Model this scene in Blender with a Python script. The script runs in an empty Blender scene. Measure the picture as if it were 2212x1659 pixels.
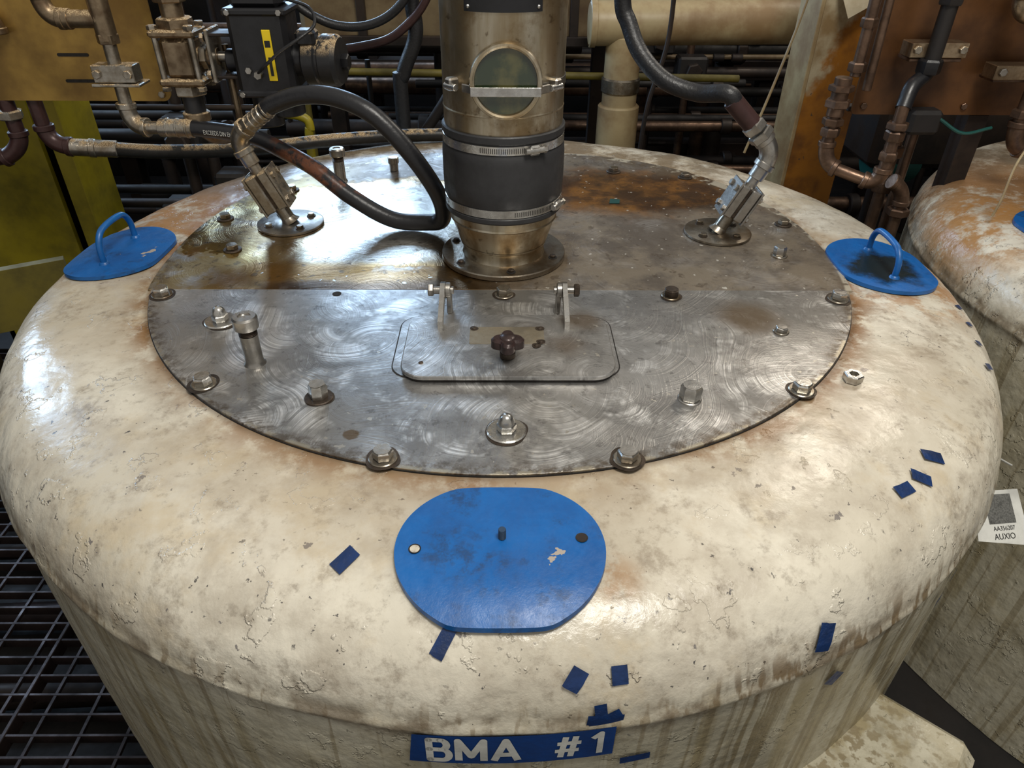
import bpy, math, random, bmesh
from mathutils import Vector, Matrix, Euler, noise as mnoise
random.seed(4)
PI=math.pi
# ------------------------------------------------------------------ materials
class M:
    def __init__(s,name,rough=.5,metal=0.0,color=(.5,.5,.5)):
        s.m=bpy.data.materials.new(name); s.m.use_nodes=True
        s.nt=s.m.node_tree; s.b=s.nt.nodes["Principled BSDF"]
        s.set("Roughness",rough); s.set("Metallic",metal); s.set("Base Color",color)
        s.tc=s.nt.nodes.new("ShaderNodeTexCoord"); s.obj=s.tc.outputs["Object"]
    def _in(s,sock,v):
        if v is None: return
        if isinstance(v,bpy.types.NodeSocket): s.nt.links.new(v,sock)
        else:
            if isinstance(v,(tuple,list)) and len(v)==3 and sock.type=='RGBA': v=(*v,1)
            sock.default_value=v
    def set(s,n,v): s._in(s.b.inputs[n],v); return s
    def noise(s,scale,detail=4,rough=.55,vec=None,dist=0,out=0,d='3D',w=None):
        n=s.nt.nodes.new("ShaderNodeTexNoise"); n.noise_dimensions=d
        n.inputs["Scale"].default_value=scale; n.inputs["Detail"].default_value=detail
        n.inputs["Roughness"].default_value=rough; n.inputs["Distortion"].default_value=dist
        if d!='1D': s._in(n.inputs["Vector"],vec or s.obj)
        if w is not None: s._in(n.inputs["W"],w)
        return n.outputs[out]
    def vor(s,scale,vec=None,feat='F1',rnd=1):
        n=s.nt.nodes.new("ShaderNodeTexVoronoi"); n.feature=feat
        n.inputs["Scale"].default_value=scale; n.inputs["Randomness"].default_value=rnd
        s._in(n.inputs["Vector"],vec or s.obj); return n
    def math(s,op,a,b=None,c=None,clamp=False):
        n=s.nt.nodes.new("ShaderNodeMath"); n.operation=op; n.use_clamp=clamp
        s._in(n.inputs[0],a); s._in(n.inputs[1],b); s._in(n.inputs[2],c); return n.outputs[0]
    def step(s,v,a,b):
        n=s.nt.nodes.new("ShaderNodeMapRange"); n.interpolation_type='SMOOTHSTEP'
        s._in(n.inputs[0],v); n.inputs[1].default_value=a; n.inputs[2].default_value=b; return n.outputs[0]
    def rng(s,v,a,b,c,d):
        n=s.nt.nodes.new("ShaderNodeMapRange"); s._in(n.inputs[0],v)
        for i,x in enumerate((a,b,c,d)): n.inputs[i+1].default_value=x
        return n.outputs[0]
    def mul(s,*a):
        r=a[0]
        for x in a[1:]: r=s.math('MULTIPLY',r,x)
        return r
    def add(s,*a):
        r=a[0]
        for x in a[1:]: r=s.math('ADD',r,x)
        return r
    def mix(s,fac,a,b,mode='MIX'):
        n=s.nt.nodes.new("ShaderNodeMix"); n.data_type='RGBA'; n.blend_type=mode
        s._in(n.inputs[0],fac); s._in(n.inputs[6],a); s._in(n.inputs[7],b); return n.outputs[2]
    def mapp(s,vec=None,scale=(1,1,1),loc=(0,0,0),rot=(0,0,0)):
        n=s.nt.nodes.new("ShaderNodeMapping"); s._in(n.inputs[0],vec or s.obj)
        n.inputs["Location"].default_value=loc; n.inputs["Rotation"].default_value=rot; n.inputs["Scale"].default_value=scale
        return n.outputs[0]
    def sep(s,vec=None):
        n=s.nt.nodes.new("ShaderNodeSeparateXYZ"); s._in(n.inputs[0],vec or s.obj); return n.outputs
    def normal_z(s):
        g=s.nt.nodes.new("ShaderNodeNewGeometry"); return s.sep(g.outputs["Normal"])[2]
    def length(s,vec):
        n=s.nt.nodes.new("ShaderNodeVectorMath"); n.operation='LENGTH'; s._in(n.inputs[0],vec); return n.outputs["Value"]
    def dist(s,p,vec=None):
        n=s.nt.nodes.new("ShaderNodeVectorMath"); n.operation='DISTANCE'; s._in(n.inputs[0],vec or s.obj)
        n.inputs[1].default_value=p; return n.outputs["Value"]
    def blob(s,p,r0,r1,nz,amt=.1):   # noisy round mask: 1 inside r1, 0 beyond r0
        return s.step(s.add(s.dist(p),s.mul(s.math('SUBTRACT',nz,.5),amt)),r0,r1)
    def bump(s,h,strength=.3,dist=.01,prev=None):
        n=s.nt.nodes.new("ShaderNodeBump"); n.inputs["Strength"].default_value=strength
        n.inputs["Distance"].default_value=dist; s._in(n.inputs["Height"],h)
        if prev is not None: s._in(n.inputs["Normal"],prev)
        s.set("Normal",n.outputs[0]); return n.outputs[0]

def cream(name,tank=True):
    m=M(name,.42)
    big=m.noise(3.0,5,.62); mid=m.noise(9,8,.70); fine=m.noise(40,8,.72); sp=m.noise(85,4,.6); md2=m.noise(15,8,.74,vec=m.mapp(loc=(7,3,2)))
    c=m.mix(m.step(big,.36,.64),(.69,.645,.54),(.54,.495,.40))
    och=m.step(m.noise(6,6,.68,vec=m.mapp(loc=(5,5,0))),.50,.66)
    c=m.mix(m.mul(och,.55),c,(.50,.40,.25))
    c=m.mix(m.mul(m.step(mid,.44,.64),.60),c,(.40,.35,.275))
    c=m.mix(m.mul(m.step(md2,.49,.65),m.step(fine,.38,.58),.62),c,(.23,.185,.135))
    c=m.mix(m.mul(m.step(fine,.55,.68),.45),c,(.20,.165,.125))
    fk=m.noise(15,5,.60,vec=m.mapp(loc=(1,9,4))); gate=m.step(m.noise(5,2,.5,vec=m.mapp(loc=(6,1,1))),.54,.62)
    line=m.mul(m.step(fk,.595,.602),m.step(fk,.622,.610),gate)
    c=m.mix(m.mul(line,.45),c,(.22,.19,.16))
    spots=m.mul(m.step(sp,.660,.685),m.step(mid,.44,.54))
    c=m.mix(m.mul(spots,.88),c,(.04,.038,.042))
    chips=m.mul(m.step(m.noise(26,5,.66,vec=m.mapp(loc=(3,3,8))),.675,.69),.8); c=m.mix(chips,c,(.12,.11,.115))
    if tank:
        o=m.sep(); r=m.length(m.mapp(scale=(1,1,0))); z=o[2]
        n5=m.noise(14,6,.7); n6=m.noise(5,5,.65,vec=m.mapp(loc=(2,0,5)))
        pat=m.step(m.noise(3.2,3,.6,vec=m.mapp(loc=(0,7,1))),.40,.56)
        c=m.mix(m.mul(m.step(r,.710,.652),m.step(n5,.38,.56),m.rng(pat,0,1,.45,.95)),c,(.20,.09,.025))
        c=m.mix(m.mul(m.step(r,.662,.650),.6),c,(.10,.055,.025))
        c=m.mix(m.mul(m.step(r,.90,.66),m.step(n6,.36,.60),m.step(z,1.0,1.04),.48),c,(.31,.235,.15))
        c=m.mix(m.mul(m.blob((-.66,.33,1.05),.32,.10,n5,.3),m.step(n5,.32,.52),.92),c,(.24,.115,.038))
        c=m.mix(m.mul(m.blob((-.82,.10,1.05),.26,.10,n5,.3),m.step(n5,.38,.54),.9),c,(.36,.17,.045))
        c=m.mix(m.mul(m.blob((.76,-.08,1.05),.22,.10,n5,.2),m.step(n5,.44,.58),.8),c,(.36,.17,.05))
        c=m.mix(m.mul(m.step(o[1],.30,.55),m.step(n5,.36,.58),m.step(z,1.0,1.03),.85),c,(.17,.12,.07))
        c=m.mix(m.mul(m.blob((.125,-.80,1.05),.05,.02,n5,.08),m.step(n5,.46,.6),.6),c,(.30,.15,.05))
        st=m.noise(1,5,.6,vec=m.mapp(scale=(24,24,1.3)))
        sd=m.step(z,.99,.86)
        c=m.mix(m.mul(m.step(st,.46,.62),sd,m.step(m.noise(3,2),.36,.56),.85),c,(.26,.18,.075))
        st2=m.noise(1,3,.5,vec=m.mapp(scale=(75,75,1.2),loc=(4,4,0)))
        fr=m.step(z,.985,.93)
        c=m.mix(m.mul(m.step(st2,.49,.59),fr,m.step(o[0],.16,.30),m.step(o[0],.66,.5),.85),c,(.11,.055,.018))
        c=m.mix(m.mul(m.step(st2,.55,.63),fr,.55),c,(.17,.10,.04))
        c=m.mix(m.mul(sd,.45),c,(.31,.295,.19))  # side darker and greener than the top: its shading painted into the colour
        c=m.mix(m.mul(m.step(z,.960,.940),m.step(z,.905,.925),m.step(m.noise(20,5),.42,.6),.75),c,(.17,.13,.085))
    m.set("Base Color",c).set("Roughness",m.rng(mid,.3,.7,.16,.38))
    h=m.add(m.noise(13,3,.5),m.mul(m.step(fk,.595,.62),.25),m.mul(m.noise(45,5,.6),.28))
    if tank:
        amt=m.rng(m.step(z,1.045,1.0),0,1,.5,1.4); h=m.mul(h,amt)
    m.bump(h,.6,.009)
    return m.m

def swirl(m):
    """grinder marks: bundles of fine arcs round random centres, with a mask for their painted glints"""
    def lay(vs,fs,loc,warp,ps,pa,pb):
        w=m.nt.nodes.new("ShaderNodeVectorMath"); w.operation='ADD'; m._in(w.inputs[0],m.mapp(scale=(1,1,0),loc=loc))
        sc=m.nt.nodes.new("ShaderNodeVectorMath"); sc.operation='SCALE'; sc.inputs["Scale"].default_value=warp
        m._in(sc.inputs[0],m.noise(5,1,.5,out=1,vec=m.mapp(loc=loc))); m._in(w.inputs[1],sc.outputs[0])
        v=m.vor(vs,w.outputs[0]); a=m.noise(fs,4,.8,d='1D',w=v.outputs["Distance"])
        e=m.vor(vs,w.outputs[0],'DISTANCE_TO_EDGE').outputs["Distance"]
        p=m.mul(m.step(m.noise(ps,4,.7,vec=m.mapp(loc=loc)),pa,pb),m.step(v.outputs["Distance"],.12,.35),m.step(e,.0,.12))
        return a,m.mul(m.rng(a,.34,.62,.05,1),p)
    a1,b1=lay(3.6,60,(0,0,0),.08,7,.50,.64)
    a2,b2=lay(5.2,46,(3.1,1.7,0),.05,9,.52,.66)
    a3,b3=lay(8.0,34,(8.1,4.7,0),.04,12,.54,.68)
    return a1,a2,m.math('MAXIMUM',m.math('MAXIMUM',b1,b2),b3,clamp=True)

def lid(name,back=False):
    m=M(name,.35,.92)
    a1,a2,br=swirl(m)
    mid=m.noise(8,7,.70); fine=m.noise(60,6,.72); big=m.noise(3,3,.5); o=m.sep()
    c=m.mix(m.step(big,.35,.65),(.33,.325,.315),(.50,.49,.475))
    c=m.mix(m.mul(m.step(mid,.46,.64),.60),c,(.17,.165,.16))
    c=m.mix(m.mul(m.step(fine,.55,.66),.5),c,(.10,.093,.087))
    c=m.mix(m.mul(br,1.0),c,(1,1,.99))  # lamp glints on the grinder marks, painted into the base colour
    rough=m.math('SUBTRACT',m.rng(mid,.3,.7,.30,.46),m.mul(br,.04)); met=.92
    wn=m.noise(5,5,.62); wn2=m.noise(11,5,.65)
    if not back:
        for p,r0,r1,k in (((.105,-.365,1.055),.05,.01,.6),((.03,-.335,1.055),.07,.02,.35),((.42,-.255,1.055),.075,.02,.85),((.13,-.28,1.055),.06,.02,.7),((-.20,-.57,1.055),.008,.004,.8)):
            k2=m.mul(m.blob(p,r0,r1,wn2,.05),k); c=m.mix(k2,c,(.13,.075,.025)); rough=m.add(rough,m.mul(k2,.12))
        c=m.mix(m.mul(m.step(m.add(o[0],m.mul(wn,.4)),.25,.75),.4),c,(.16,.145,.12))
    else:
        q=m.length(m.mapp(scale=(2.5,3.9,0),loc=(.72,-.62,0)))
        f=m.add(m.math('SUBTRACT',1.0,q),m.mul(m.math('SUBTRACT',wn,.5),1.3))
        pool=m.step(f,.0,.03); ring=m.mul(m.step(f,-.06,.02),m.step(f,.30,.04))
        c=m.mix(m.mul(pool,.5),c,(.60,.56,.47)); c=m.mix(m.mul(ring,.85),c,(.36,.20,.035))
        lf=m.mul(m.step(o[0],-.30,-.50),m.step(wn2,.32,.50)); c=m.mix(m.mul(lf,.8),c,(.42,.29,.08))
        lfl=m.blob((-.44,.12,1.055),.17,.08,wn2,.14); c=m.mix(m.mul(lfl,.65),c,(.22,.12,.03))
        e=m.mul(m.step(m.add(o[1],m.mul(m.math('SUBTRACT',wn,.5),-.20)),-.03,-.08),m.step(o[0],.03,-.08),m.step(o[0],-.58,-.46))
        c=m.mix(m.mul(e,.88),c,(.30,.15,.018))
        e2=m.mul(m.step(m.add(o[1],m.mul(m.math('SUBTRACT',wn2,.5),-.06)),-.110,-.140),m.step(o[0],-.05,-.12),m.step(o[0],-.48,-.38))
        c=m.mix(m.mul(e2,.88),c,(.07,.03,.006))
        ft=m.blob((.0,-.0,1.055),.20,.13,wn2,.14); c=m.mix(m.mul(ft,.8),c,(.13,.075,.025))
        dry=m.step(m.add(o[0],m.mul(m.math('SUBTRACT',wn,.5),.35)),.0,.09)
        c=m.mix(m.mul(dry,.85),c,m.mix(m.step(mid,.4,.62),(.20,.155,.10),(.085,.062,.04)))
        rs0=m.length(m.mapp(scale=(2.7,5.2,0),loc=(-.92,-1.75,0)))
        rs=m.mul(m.step(m.add(rs0,m.mul(m.math('SUBTRACT',wn,.5),1.3)),1.05,.45),m.step(o[0],.08,.15))
        c=m.mix(m.mul(rs,.92),c,m.mix(m.step(wn2,.36,.60),(.25,.105,.02),(.055,.022,.007)))
        rs2=m.blob((-.30,.55,1.055),.28,.1,wn,.4); c=m.mix(m.mul(rs2,.5),c,(.14,.09,.05))
        c=m.mix(m.mul(m.step(m.noise(40,4,.6),.60,.66),.55),c,(.055,.035,.02))
        wet=m.math('MAXIMUM',m.math('MAXIMUM',pool,e),m.mul(rs,.6))
        rough=m.mix(wet,rough,(.15,.15,.15)); rough=m.sep(rough)[0]
        met=m.rng(dry,0,1,.92,.40)
    r=m.length(m.mapp(scale=(1,1,0)))
    c=m.mix(m.mul(m.step(r,.618,.645),m.step(fine,.42,.58),.7),c,(.12,.085,.05))
    chip=m.step(m.noise(70,2,.5),.71,.72); c=m.mix(m.mul(chip,.9),c,(.55,.52,.46))
    edge=m.mul(m.step(r,.640,.6455),m.step(m.noise(18,4,.6),.50,.56)); c=m.mix(m.mul(edge,.85),c,(.50,.45,.35))
    m.set("Base Color",c).set("Roughness",rough).set("Metallic",met)
    p=m.bump(m.add(m.mul(a1,.5),m.mul(a2,.5)),.30,.002)
    m.bump(m.noise(7,2,.5),.22,.010,p)
    return m.m

def metal(name,c1,c2,rough=.35,met=.9,scale=25,grit=False,bump=.2):
    m=M(name,rough,met); n=m.noise(scale,5,.65); n2=m.noise(scale*.3,3)
    c=m.mix(m.step(n,.35,.68),c1,c2)
    c=m.mix(m.mul(m.step(n2,.5,.7),.5),c,tuple(x*.45 for x in c2))
    r=m.rng(n,.3,.7,rough*.75,min(1,rough*1.35)); me=met
    h=m.noise(scale*3,3)
    if grit:
        g=m.mul(m.step(m.normal_z(),.25,.75),m.step(m.noise(30,5,.7),.42,.54)); g2=m.noise(500,2)
        c=m.mix(g,c,m.mix(m.step(g2,.35,.65),(.18,.11,.05),(.58,.44,.26)))
        r=m.math('MAXIMUM',r,m.mul(g,.9)); me=m.math('SUBTRACT',met,m.mul(g,met))
        h=m.add(m.mul(h,.3),m.mul(g,m.noise(400,2)))
    m.set("Base Color",c).set("Roughness",r).set("Metallic",me); m.bump(h,bump,.003); return m.m
def plain(name,c,rough=.5,met=0,var=.3,scale=20,bump=.15,grit=False):
    return metal(name,c,tuple(x*(1-var) for x in c),rough,met,scale,grit,bump)

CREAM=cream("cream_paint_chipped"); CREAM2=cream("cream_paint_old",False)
LIDF=lid("ground_steel"); LIDB=lid("ground_steel_syrup_stained",True)
STEEL=metal("stainless_dull",(.46,.44,.41),(.28,.26,.23),.32,.95)
STEELB=metal("stainless_bright",(.62,.61,.58),(.42,.40,.37),.27,.95,40)
TAN=metal("tan_stained_steel",(.46,.41,.32),(.33,.28,.20),.4,.8,30)
def pipe_mat():
    m=M("pipe_steel_stained",.3,.92)
    st=m.noise(1,5,.6,vec=m.mapp(scale=(22,22,3))); n=m.noise(12,6,.66)
    c=m.mix(m.step(st,.35,.62),(.54,.49,.39),(.34,.27,.17))
    c=m.mix(m.mul(m.step(n,.48,.66),.7),c,(.20,.13,.06))
    c=m.mix(m.mul(m.step(m.noise(60,4),.60,.7),.6),c,(.09,.055,.025))
    m.set("Base Color",c).set("Roughness",m.rng(n,.3,.7,.24,.45)); m.bump(m.noise(30,3),.12,.003); return m.m
PIPE=pipe_mat()
DRIP=metal("steel_syrup_dirty",(.34,.31,.26),(.14,.10,.06),.28,.88,18)
RUBBER=plain("black_rubber",(.026,.026,.028),.5,0,.3,30)
HOSE=plain("black_hose",(.012,.012,.014),.42,0,.4,60,.3)
HOSEG=plain("black_hose_gritty",(.016,.015,.014),.45,0,.4,60,.3,grit=True)
def rusthose():
    m=M("hose_rusty",.36); o=m.sep(); n=m.noise(30,5,.7)
    k=m.mul(m.step(o[0],-.22,-.30),m.step(o[0],-.50,-.44),m.step(o[1],.118,.130),m.step(n,.42,.58))
    m.set("Base Color",m.mix(k,(.012,.012,.014),(.13,.045,.02))); m.bump(m.noise(80,3),.25,.003); return m.m
HOSER=rusthose()
BRASS=metal("dirty_brass",(.30,.23,.15),(.15,.10,.06),.35,.85,30,True)
BRASSC=metal("brass_fitting",(.34,.26,.17),(.18,.12,.07),.32,.85,30)
FITT=metal("fitting_gritty_steel",(.42,.39,.34),(.24,.20,.15),.3,.9,30,True,.5)
MAROON=plain("maroon_pipe",(.06,.028,.026),.35,.3,.4,20)
PANEL=metal("brass_tone_panel",(.42,.26,.06),(.24,.14,.04),.35,.55,6)
PANELB=metal("brown_stained_panel",(.15,.065,.022),(.07,.03,.012),.38,.45,6)
BLACK=plain("black_plastic",(.010,.010,.012),.35,0,.3,40,.1)
BLACKG=plain("black_plastic_dusty",(.015,.015,.017),.4,0,.3,40,.2,grit=True)
YEL=plain("yellow_paint",(.34,.27,.010),.45,0,.6,4)
YELD=plain("yellow_paint_dirty",(.14,.11,.012),.6,0,.5,8)
YELB=plain("yellow_tag",(.80,.58,.01),.4,0,.1,5)
DARK=plain("dark_gloom",(.014,.011,.010),.6,.1,.5,8)  # near-black: the dim light of the background is put into the colour
DARKB=metal("dark_rusty_steel",(.038,.026,.02),(.015,.011,.010),.5,.4,8)  # rusty steel, darkened further for the dim background
COPPER=metal("copper_stained",(.17,.105,.07),(.075,.045,.03),.38,.7,20)
CREAMP=metal("cream_pipe_paint",(.40,.32,.18),(.23,.145,.065),.45,0,6)
RUSTB=metal("rusty_dark_steel",(.075,.055,.040),(.035,.025,.018),.5,.6,80)
KNOB=metal("rusty_knob",(.055,.032,.030),(.025,.016,.015),.3,.3,60)
SEAM=plain("dark_gap",(.012,.009,.007),.7,0,.3,30)  # near-black for gaps, slots and holes, hatch gap shadow included
def blue(name,stained):
    m=M(name,.38); n=m.noise(14,6,.7); f=m.noise(60,6,.7); big=m.noise(11,6,.72,vec=m.mapp(loc=(4,1,3)))
    c=m.mix(m.step(n,.35,.7),(.003,.110,.37),(.002,.078,.28)); rg=m.rng(f,.3,.7,.28,.5)
    if stained:
        k=m.blob((.0,-.015,.0),.085,.045,m.noise(20,5,.6),.12); c=m.mix(m.mul(k,.95),c,(.012,.016,.008)); rg=m.math('SUBTRACT',rg,m.mul(k,.2))
    else:
        c=m.mix(m.mul(m.step(big,.48,.62),m.step(f,.40,.6),.7),c,(.006,.03,.09))
        c=m.mix(m.step(m.noise(24,4,.6),.675,.685),c,(.36,.31,.26))
    m.set("Base Color",c).set("Roughness",rg); m.bump(f,.25,.003); return m.m
BLUE=blue("blue_paint_cover",False); BLUE2=blue("blue_paint_stained",True)
TAPE=plain("blue_tape",(.006,.030,.12),.35,0,.4,50,.3)
LBL=plain("label_blue",(.006,.045,.20),.4,0,.2,40)
WHITE=plain("white_print",(.62,.62,.58),.45,0,.15,40)
INK=plain("black_ink",(.01,.01,.01),.6,0,0,40,0)
TEAL=plain("teal_paint",(.010,.08,.07),.4,0,.3,10)
m=M("sight_glass_green",.06,0,(.028,.035,.014)); n=m.noise(22,4); m.set("Base Color",m.mix(m.step(n,.4,.62),(.02,.032,.016),(.085,.08,.03))); m.set("Coat Weight",1.0); GLASS=m.m

# ------------------------------------------------------------------ mesh builder
def frame(d):
    d=Vector(d).normalized(); u=Vector((0,0,1)) if abs(d.z)<.95 else Vector((1,0,0))
    x=u.cross(d).normalized(); y=d.cross(x); return x,y,d
def crom(pts,n=10):
    P=[Vector(p) for p in pts]; Q=[P[0]*2-P[1]]+P+[P[-1]*2-P[-2]]; out=[]
    for i in range(1,len(Q)-2):
        a,b,c,d=Q[i-1:i+3]
        for k in range(n):
            t=k/n; out.append(.5*((2*b)+(c-a)*t+(2*a-5*b+4*c-d)*t*t+(3*b-a-3*c+d)*t**3))
    out.append(P[-1]); return out
class B:
    def __init__(s,name,origin=(0,0,0)): s.n=name; s.v=[]; s.f=[]; s.fm=[]; s.mats=[]; s.o=Vector(origin)
    def mi(s,m):
        if m not in s.mats: s.mats.append(m)
        return s.mats.index(m)
    def add(s,vs,fs,mat):
        k=len(s.v); s.v+= [Vector(v) for v in vs]; i=s.mi(mat)
        for f in fs: s.f.append([a+k for a in f]); s.fm.append(i)
    def lathe(s,prof,mat,origin=(0,0,0),d=(0,0,1),n=40,a0=0,a1=2*PI,rot=0):
        x,y,z=frame(d); o=Vector(origin); full=abs(a1-a0-2*PI)<1e-4; m=n if full else n+1
        vs=[];fs=[]
        for r,h in prof:
            for i in range(m):
                a=rot+a0+(a1-a0)*i/n; vs.append(o+x*(r*math.cos(a))+y*(r*math.sin(a))+z*h)
        for j in range(len(prof)-1):
            for i in range(n):
                k=(i+1)%m; fs.append((j*m+i,j*m+k,(j+1)*m+k,(j+1)*m+i))
        s.add(vs,fs,mat)
    def cyl(s,p0,p1,r,mat,r2=None,n=24):
        p0,p1=Vector(p0),Vector(p1); L=(p1-p0).length; r2=r if r2 is None else r2; c=min(r,r2)*.08
        s.lathe([(0,0),(r-c,0),(r,c),(r2,L-c),(r2-c,L),(0,L)],mat,p0,p1-p0,n)
    def hex(s,p,d,r,h,mat):
        s.lathe([(0,0),(r*.93,0),(r,h*.12),(r,h*.85),(r*.86,h),(0,h)],mat,p,d,6,rot=random.uniform(0,1))
    def tube(s,pts,r,mat,n=16,sm=10,cap=True):
        P=crom(pts,sm) if sm else [Vector(p) for p in pts]
        T=[(P[min(i+1,len(P)-1)]-P[max(i-1,0)]).normalized() for i in range(len(P))]
        x,_,_=frame(T[0]); vs=[];fs=[]
        for i,p in enumerate(P):
            x=(x-T[i]*x.dot(T[i])).normalized(); y=T[i].cross(x)
            for k in range(n): a=2*PI*k/n; vs.append(p+x*r*math.cos(a)+y*r*math.sin(a))
        for i in range(len(P)-1):
            for k in range(n): q=(k+1)%n; fs.append((i*n+k,i*n+q,(i+1)*n+q,(i+1)*n+k))
        if cap: fs.append(tuple(range(n))[::-1]); fs.append(tuple((len(P)-1)*n+k for k in range(n)))
        s.add(vs,fs,mat)
    def elbow(s,p0,pc,p1,r,mat,collar=True):
        p0,pc,p1=map(Vector,(p0,pc,p1)); pts=[]
        for i in range(13):
            t=i/12; pts.append(p0*(1-t)**2+pc*2*t*(1-t)+p1*t*t)
        s.tube(pts,r,mat,20,0)
        if collar:
            for a,b in ((p0,pc),(p1,pc)):
                d=(b-a).normalized(); s.cyl(a-d*r*.15,a+d*r*.55,r*1.16,mat)
    def prism(s,out,z0,z1,mat,Mx=None,bev=.0):
        Mx=Mx or Matrix.Identity(4); n=len(out); c=Vector((sum(p[0] for p in out)/n,sum(p[1] for p in out)/n,0))
        rings=[(0,z0),(0,z1-bev)]+([(bev,z1)] if bev else [])
        vs=[];fs=[]
        for b,z in rings:
            for p in out:
                q=Vector((p[0],p[1],0)); dd=(c-q); q=q+(dd.normalized()*b if b else dd*0); vs.append(Mx@Vector((q.x,q.y,z)))
        for j in range(len(rings)-1):
            for i in range(n): k=(i+1)%n; fs.append((j*n+i,j*n+k,(j+1)*n+k,(j+1)*n+i))
        fs.append(tuple(range(n))[::-1]); fs.append(tuple((len(rings)-1)*n+i for i in range(n)))
        s.add(vs,fs,mat)
    def box(s,c,size,mat,rot=(0,0,0),bev=.0015):
        x,y,z=[k/2 for k in size]; b=min(bev,min(x,y,z)*.6)
        Rm=Euler(rot).to_matrix(); vs=[]; idx={}
        for sx in(-1,1):
            for sy in(-1,1):
                for sz in(-1,1):
                    for ax in range(3):
                        p=[sx*(x-b),sy*(y-b),sz*(z-b)]; p[ax]=(sx*x,sy*y,sz*z)[ax]
                        idx[(sx,sy,sz,ax)]=len(vs); vs.append(Rm@Vector(p)+Vector(c))
        fs=[]
        for ax in range(3):
            u,w=[a for a in range(3) if a!=ax]
            for sg in(-1,1):
                q=[]
                for a,bb in((-1,-1),(1,-1),(1,1),(-1,1)):
                    k=[0,0,0]; k[ax]=sg;k[u]=a;k[w]=bb; q.append(idx[(*k,ax)])
                if (sg>0)==(ax==1): q=q[::-1]
                fs.append(q)
        for ax in range(3):
            u,w=[a for a in range(3) if a!=ax]
            for a in(-1,1):
                for bb in(-1,1):
                    k0=[0,0,0];k1=[0,0,0];k0[ax]=-1;k1[ax]=1
                    for k in(k0,k1): k[u]=a;k[w]=bb
                    fs.append([idx[(*k0,u)],idx[(*k1,u)],idx[(*k1,w)],idx[(*k0,w)]])
        for sx in(-1,1):
            for sy in(-1,1):
                for sz in(-1,1): fs.append([idx[(sx,sy,sz,i)] for i in range(3)])
        s.add(vs,fs,mat)
    def sphere(s,c,r,mat,n=20,sc=(1,1,1)):
        vs=[];fs=[];m=n//2
        for j in range(m+1):
            t=PI*j/m
            for i in range(n): a=2*PI*i/n; vs.append(Vector(c)+Vector((r*sc[0]*math.sin(t)*math.cos(a),r*sc[1]*math.sin(t)*math.sin(a),r*sc[2]*math.cos(t))))
        for j in range(m):
            for i in range(n): k=(i+1)%n; fs.append((j*n+i,(j+1)*n+i,(j+1)*n+k,j*n+k))
        s.add(vs,fs,mat)
    def text(s,txt,size,mat,fn,bold=0,sx=1,space=1):
        cu=bpy.data.curves.new("t","FONT"); cu.body=txt; cu.size=size; cu.align_x='CENTER'; cu.align_y='CENTER'
        cu.extrude=0; cu.space_character=space
        ob=bpy.data.objects.new("t",cu); bpy.context.collection.objects.link(ob)
        bpy.context.view_layer.update(); dg=bpy.context.evaluated_depsgraph_get()
        me=bpy.data.meshes.new_from_object(ob.evaluated_get(dg))
        s.add([fn(v.co.x*sx,v.co.y) for v in me.vertices],[tuple(p.vertices) for p in me.polygons],mat)
        bpy.data.objects.remove(ob)
    def glyph(s,ch,x0,h,w,sx,mat,fn):
        arc=lambda cx,cy,r0,r1,a0,a1:[(cx+r0*math.cos(math.radians(a0+(a1-a0)*i/10)),cy+r1*math.sin(math.radians(a0+(a1-a0)*i/10))) for i in range(11)]
        G={'B':([[(0,0),(0,1)],[(0,1),(.36,1)]+arc(.36,.765,.20,.235,90,-90)+[(0,.53)],[(0,.53),(.40,.53)]+arc(.40,.265,.22,.265,90,-90)+[(0,0)]],.72),
           'M':([[(0,0),(0,1),(.40,.22),(.80,1),(.80,0)]],.92),'A':([[(0,0),(.38,1),(.76,0)],[(.13,.30),(.63,.30)]],.84),
           '#':([[(.18,0),(.32,1)],[(.50,0),(.64,1)],[(.0,.32),(.76,.32)],[(.06,.68),(.82,.68)]],.96),'1':([[(.30,0),(.30,1),(.04,.78)]],.4)}[ch]
        for pl in G[0]:
            for i in range(len(pl)-1):
                a,b=Vector(pl[i]),Vector(pl[i+1]); a,b=[Vector((p.x*sx,p.y)) for p in(a,b)]; d=(b-a)
                if d.length<1e-6: continue
                d.normalize(); n=Vector((-d.y,d.x))*w/2
                s.add([fn(x0+(p.x)*h,(p.y-.5)*h) for p in (a-n,b-n,b+n,a+n)],[(0,1,2,3)],mat)
            for i,p in enumerate(pl):
                if 0<i<len(pl)-1 or ch=='B':
                    c=Vector((p[0]*sx,p[1])); s.add([fn(x0+(c.x+w/2*math.cos(t*PI/6))*h,(c.y-.5+w/2*math.sin(t*PI/6))*h) for t in range(12)],[tuple(range(12))],mat)
        return x0+(G[1]*sx+w*.55+.06)*h
    def done(s,parent=None,ang=32,normals=True):
        me=bpy.data.meshes.new(s.n); me.from_pydata([v-s.o for v in s.v],[],s.f)
        for m_ in s.mats: me.materials.append(m_)
        me.polygons.foreach_set("material_index",s.fm); me.polygons.foreach_set("use_smooth",[True]*len(s.f))
        me.update()
        if normals:
            bm=bmesh.new(); bm.from_mesh(me); bmesh.ops.recalc_face_normals(bm,faces=bm.faces); bm.to_mesh(me); bm.free()
        me.set_sharp_from_angle(angle=math.radians(ang))
        ob=bpy.data.objects.new(s.n,me); bpy.context.collection.objects.link(ob); ob.location=s.o
        if parent: ob.parent=parent; ob.matrix_parent_inverse=Matrix.Translation(-parent.location)
        return ob

ZT=1.05
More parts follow.
